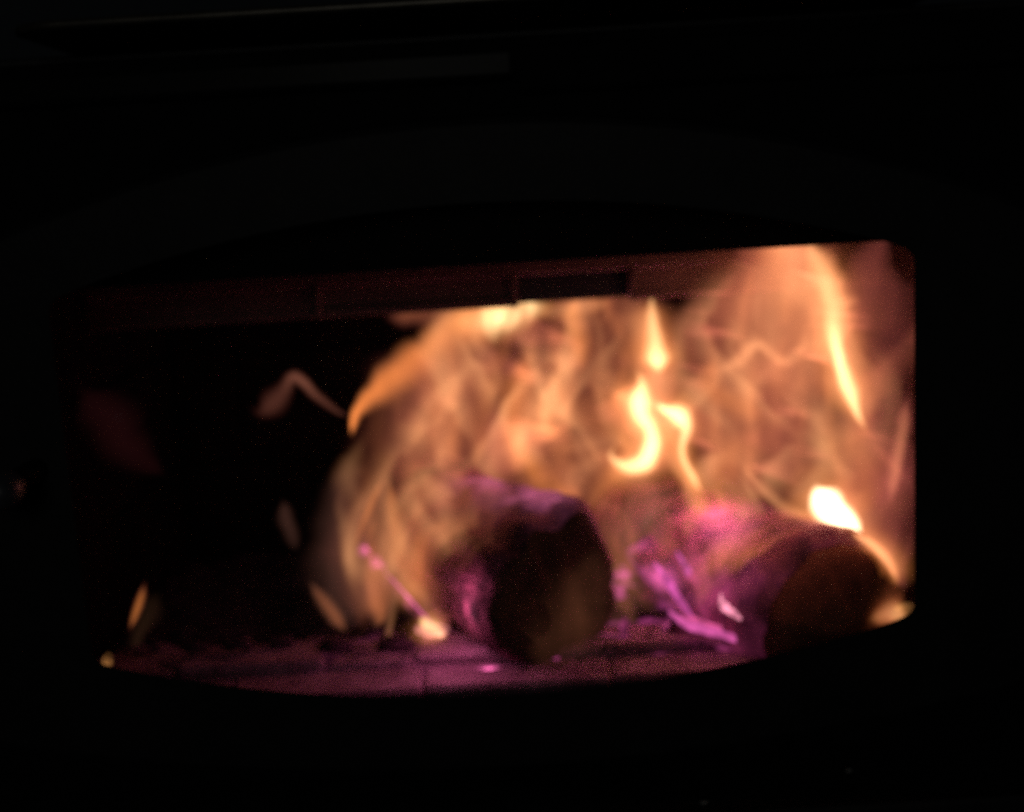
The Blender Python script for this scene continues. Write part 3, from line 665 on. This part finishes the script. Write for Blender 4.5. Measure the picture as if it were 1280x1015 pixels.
# -- right
F9 = flame('tall orange plume filling the upper right of the glass', 980, 640, 0.24)
tongue(F9, [(935, 640, 50, 0.4), (940, 570, 70, 0.75), (950, 500, 84, 0.85), (962, 420, 88, 0.95), (972, 350, 78, 1.0), (985, 300, 72, 1.0), (990, 270, 60, 0.8)], 0.15, ROSE * 1.1, TAN * 1.3, 1.35, seed=30, wisp=0.5, pl=0.7, pr=0.6, thick=0.25, fade=(0.15, 0.03))
bright(F9, [(1086, 545, 8, 0.5), (1074, 520, 11, 1.0), (1060, 485, 13, 1.5), (1048, 445, 12, 1.7), (1043, 410, 14, 0.9), (1040, 370, 18, 0.6), (1026, 330, 24, 0.5), (1010, 296, 26, 0.4)], 0.14, ORA, YEL * 1.05, 1.0, u0=-0.1, seed=31, fade=(0.12, 0.04), pl=1.2, pr=1.2)
tongue(F9, [(1030, 470, 30, 0.5), (1018, 420, 44, 0.9), (1004, 370, 50, 1.0), (985, 325, 50, 1.0), (975, 290, 44, 0.9)], 0.145, TAN, PEACH, 0.85, u0=0.55, pr=0.7, seed=32, wisp=0.35, fade=(0.25, 0.03))
tongue(F9, [(884, 470, 12, 0.4), (905, 462, 14, 0.7), (925, 452, 12, 1.0), (945, 432, 10, 1.1), (962, 444, 10, 0.9), (982, 452, 11, 0.9), (1000, 432, 11, 0.7), (1008, 400, 10, 0.4)], 0.19, TAN, PEACH, 0.60, seed=33, fade=(0.15, 0.2))
tongue(F9, [(960, 530, 14, 0.4), (925, 510, 20, 0.7), (895, 490, 20, 0.8), (890, 465, 18, 0.6), (905, 440, 12, 0.3)], 0.20, TAN, ORA, 0.5, seed=34, wisp=0.2)
tongue(F9, [(1000, 470, 14, 0.4), (990, 500, 18, 0.7), (975, 525, 16, 0.7), (955, 505, 14, 0.4)], 0.21, TAN, PEACH * 0.8, 0.35, seed=35, wisp=0.2)
tongue(F9, [(840, 430, 20, 0.3), (880, 400, 40, 0.7), (925, 360, 46, 0.8), (960, 320, 44, 0.6)], 0.17, ROSE, TAN, 0.55, seed=36, wisp=0.5)
F10 = flame('white hot flame on top of the round log', 1060, 668, 0.11)
bright(F10, [(1080, 682, 5, 0.9), (1064, 664, 12, 1.6), (1046, 645, 20, 2.0), (1030, 625, 20, 2.0), (1018, 604, 12, 1.2)], 0.11, YEL, WHITE, 1.1, seed=37, pl=0.7, pr=0.7, fade=(0.12, 0.2), thick=0.7)
tongue(F10, [(1085, 700, 20, 0.3), (1060, 665, 48, 0.8), (1035, 635, 58, 0.9), (1012, 600, 40, 0.5), (990, 575, 20, 0.2)], 0.125, ORA, PEACH, 0.65, seed=38, thick=0.6)
bright(F10, [(1062, 664, 7, 1.2), (1085, 677, 7, 1.0), (1103, 692, 8, 0.9), (1116, 712, 7, 0.7), (1121, 735, 6, 0.4)], 0.07, ORA, PEACH * 1.3, 1.1, seed=39)
tongue(F10, [(1020, 645, 8, 0.7), (985, 638, 12, 0.8), (958, 620, 11, 0.9), (938, 598, 9, 0.9), (925, 575, 7, 0.4)], 0.14, TAN, PEACH, 0.65, seed=40, fade=(0.15, 0.2))
F11 = flame('tan flame sweeping low over the glowing side of the round log', 900, 700, 0.16)
tongue(F11, [(880, 720, 16, 0.3), (905, 695, 26, 0.7), (945, 678, 30, 0.9), (990, 662, 32, 0.9), (1030, 650, 30, 0.6)], 0.13, TAN, ORA, 1.0, seed=41, wisp=0.3)
tongue(F11, [(900, 690, 30, 0.3), (895, 650, 44, 0.6), (900, 610, 50, 0.75), (925, 570, 46, 0.6), (960, 545, 30, 0.3)], 0.16, TAN, ORA * 0.8, 0.85, seed=42, wisp=0.5)
tongue(F11, [(880, 660, 10, 0.4), (905, 640, 12, 0.7), (935, 655, 12, 0.7), (965, 668, 12, 0.5)], 0.16, TAN, PEACH * 0.8, 0.35, seed=43)
F12 = flame('reddish flame licking up the right edge of the glass', 1110, 700, 0.13)
tongue(F12, [(1112, 640, 8, 0.4), (1114, 600, 11, 0.9), (1119, 560, 11, 1.0), (1127, 525, 9, 0.8), (1136, 488, 5, 0.4)], 0.085, ROSE * 1.3, PEACH * (0.85, 0.7, 0.8), 0.7, seed=44, u0=0.3, fade=(0.2, 0.2))
tongue(F12, [(1105, 780, 26, 0.4), (1108, 710, 42, 0.8), (1100, 640, 50, 0.8), (1092, 570, 48, 0.6), (1096, 490, 44, 0.5), (1100, 400, 46, 0.55), (1098, 320, 46, 0.5), (1098, 290, 40, 0.4)], 0.09, ROSE, ROSE * 1.5, 1.0, seed=45, wisp=0.5, pl=0.7, pr=0.7, fade=(0.1, 0.02))
tongue(F12, [(1075, 650, 24, 0.5), (1082, 600, 36, 0.9), (1075, 560, 36, 0.8), (1068, 510, 26, 0.4)], 0.11, TAN, ORA, 0.45, seed=46, wisp=0.3)
F13 = flame('dim grey purple flame veil between the two big logs', 800, 790, 0.14)
tongue(F13, [(800, 800, 8, 0.5), (782, 765, 16, 0.7), (770, 720, 22, 0.8), (762, 680, 22, 0.8), (752, 640, 18, 0.6), (740, 610, 12, 0.3)], 0.12, MAUVE, TAN * 0.8, 0.48, seed=47, wisp=0.3)
tongue(F13, [(850, 740, 40, 0.3), (830, 690, 54, 0.8), (815, 640, 60, 0.85), (800, 590, 50, 0.5)], 0.20, MAUVE * 1.0, MAUVE * 1.2, 0.65, seed=48, wisp=0.5)
F14 = flame('thin olive haze painted as glow across the dark end of the middle log', 690, 835, 0.085)
tongue(F14, [(660, 842, 30, 0.4), (690, 805, 52, 0.8), (715, 765, 56, 0.8), (738, 715, 40, 0.5), (750, 670, 22, 0.2)], 0.052, lin((80, 48, 32)), lin((92, 52, 34)), 0.95, seed=49, wisp=0.5, pl=1.6, pr=1.6)  # haze over the log end, painted with a dim glowing shell

# -- thin filaments of flame that thread the veils
def filaments(parent, n, x0, x1, y0, y1, d0, d1, hmin, hmax, wd, pw, seed, drift=0.0, cols=(TAN, np.array([1.1, 0.50, 0.20]))):
    rg = random.Random(seed)
    for k in range(n):
        x = rg.uniform(x0, x1); y = rg.uniform(y0, y1); h = rg.uniform(hmin, hmax); a = rg.uniform(0.1, 0.3) * h * rg.choice((-1, 1)); ph = rg.uniform(0, 6)
        pts = []
        for q in range(7):
            t = q / 6; pts.append((x + drift * h * t + a * math.sin(ph + 4.2 * t), y - h * t, wd * (0.5 + 1.0 * math.sin(math.pi * (0.15 + 0.75 * t))) * rg.uniform(0.7, 1.3), 0.5 + 0.5 * rg.random()))
        tongue(parent, pts, rg.uniform(d0, d1), cols[0], cols[1], pw * rg.uniform(0.6, 1.2), u0=rg.choice((-0.5, 0, 0.5)), seed=seed + k * 7, turb=1.4, fade=(0.3, 0.35))


filaments(F2, 7, 425, 530, 720, 800, 0.14, 0.2, 110, 220, 11, 0.30, 300, 0.1)
filaments(F1, 7, 530, 640, 520, 680, 0.22, 0.30, 100, 220, 14, 0.40, 330, 0.25)
filaments(F7, 9, 640, 820, 480, 640, 0.24, 0.32, 80, 200, 14, 0.38, 360, 0.05)
filaments(F9, 8, 860, 1060, 450, 640, 0.15, 0.24, 90, 220, 19, 0.34, 390, 0.1)
filaments(F11, 6, 860, 1000, 620, 700, 0.13, 0.18, 50, 110, 12, 0.45, 420, 0.3)
filaments(F12, 5, 1070, 1130, 500, 720, 0.08, 0.11, 100, 240, 10, 0.34, 450, 0.0, (ROSE, TAN))
filaments(F13, 5, 770, 870, 700, 790, 0.13, 0.2, 70, 160, 10, 0.32, 480, -0.2, (MAUVE, TAN))
# bloom painted as soft shells round the brightest tongues
tongue(F8, [(790, 600, 30, 0.5), (800, 560, 44, 1.0), (812, 515, 50, 1.1), (820, 465, 40, 1.0), (818, 420, 26, 0.6)], 0.205, ORA, PEACH, 0.5, seed=501, thick=0.6, fade=(0.3, 0.3))
tongue(F9, [(1080, 550, 14, 0.5), (1066, 500, 26, 1.0), (1050, 440, 30, 1.0), (1042, 380, 28, 0.6)], 0.142, ORA, PEACH, 0.45, seed=502, thick=0.6, fade=(0.3, 0.3))

# -- flames that sweep in front of the logs, rooted in the ember bed
tongue(F3, [(600, 815, 20, 0.3), (592, 760, 40, 0.8), (588, 700, 50, 0.9), (590, 640, 52, 0.9), (596, 570, 50, 0.8), (600, 490, 44, 0.6), (604, 420, 36, 0.4)], 0.10, ROSE, TAN, 0.55, seed=601, wisp=0.8, fade=(0.15, 0.2))
tongue(F3, [(540, 800, 24, 0.4), (534, 740, 38, 0.9), (540, 680, 42, 0.9), (556, 610, 40, 0.8), (570, 540, 34, 0.5)], 0.11, ROSE, TAN, 0.6, seed=602, wisp=0.75)
tongue(F3, [(640, 700, 24, 0.3), (622, 660, 32, 0.7), (612, 610, 34, 0.8), (616, 560, 30, 0.6), (626, 510, 22, 0.3)], 0.12, ROSE, TAN, 0.45, seed=603, wisp=0.7)
bright(F3, [(558, 798, 5, 0.7), (545, 788, 9, 1.2), (533, 780, 10, 1.4), (526, 768, 6, 0.7)], 0.105, ORA, YEL, 0.75, seed=604)
tongue(F13, [(770, 810, 14, 0.4), (782, 760, 30, 0.8), (790, 700, 42, 0.9), (790, 640, 48, 0.8), (780, 580, 40, 0.4)], 0.115, MAUVE, TAN, 0.5, seed=605, wisp=0.75)
tongue(F13, [(850, 790, 20, 0.3), (842, 730, 36, 0.8), (850, 670, 46, 0.9), (868, 610, 44, 0.7), (880, 550, 34, 0.4)], 0.12, ROSE, TAN, 0.5, seed=606, wisp=0.75)
tongue(F8, [(884, 690, 10, 0.4), (880, 650, 16, 0.7), (866, 615, 16, 0.9), (852, 575, 14, 0.8), (846, 535, 12, 0.6)], 0.19, TAN, ORA, 0.5, seed=607, wisp=0.3)
tongue(F8, [(740, 645, 12, 0.3), (752, 615, 20, 0.7), (772, 590, 22, 0.9), (795, 570, 18, 0.8)], 0.195, TAN, ORA, 0.55, seed=608, wisp=0.3)
tongue(F12, [(1135, 775, 8, 0.6), (1122, 768, 16, 1.2), (1105, 772, 12, 0.8), (1085, 778, 6, 0.4)], 0.05, ORA, PEACH, 0.7, seed=609, fade=(0.1, 0.3))
filaments(F3, 5, 500, 640, 700, 800, 0.10, 0.14, 90, 230, 16, 0.36, 620, 0.1)
filaments(F7, 8, 640, 860, 560, 640, 0.20, 0.28, 120, 240, 9, 0.42, 650, 0.0)
filaments(F9, 6, 880, 1050, 560, 660, 0.14, 0.2, 150, 300, 14, 0.34, 680, 0.05)

tongue(F2, [(455, 806, 30, 0.4), (456, 740, 46, 0.8), (460, 670, 50, 0.85), (470, 600, 50, 0.8), (494, 520, 46, 0.8), (530, 450, 38, 0.7), (570, 395, 28, 0.5)], 0.19, ROSE, TAN, 0.36, seed=701, wisp=0.55, fade=(0.12, 0.1))
tongue(F2, [(520, 806, 24, 0.4), (512, 740, 40, 0.8), (508, 670, 44, 0.85), (516, 590, 46, 0.8), (540, 510, 46, 0.8), (575, 440, 38, 0.7)], 0.17, MAUVE, TAN, 0.42, seed=702, wisp=0.55, fade=(0.12, 0.15))
filaments(F2, 4, 440, 560, 740, 805, 0.12, 0.18, 180, 330, 13, 0.4, 720, 0.12)
tongue(F11, [(870, 730, 20, 0.3), (905, 700, 30, 0.8), (950, 684, 32, 0.9), (1000, 668, 28, 0.8), (1040, 655, 18, 0.4)], 0.095, ROSE, ORA, 0.75, seed=703, wisp=0.35)
tongue(F11, [(865, 770, 16, 0.3), (880, 720, 34, 0.7), (905, 675, 42, 0.8), (940, 630, 40, 0.7), (975, 590, 28, 0.4)], 0.10, ROSE, TAN, 0.55, seed=704, wisp=0.6)

tongue(F9, [(985, 520, 40, 0.3), (975, 450, 62, 0.8), (972, 390, 68, 1.0), (980, 340, 66, 1.0), (985, 290, 60, 0.9)], 0.13, TAN, PEACH, 0.5, seed=801, wisp=0.35, fade=(0.25, 0.02), pl=1.3, pr=1.0)
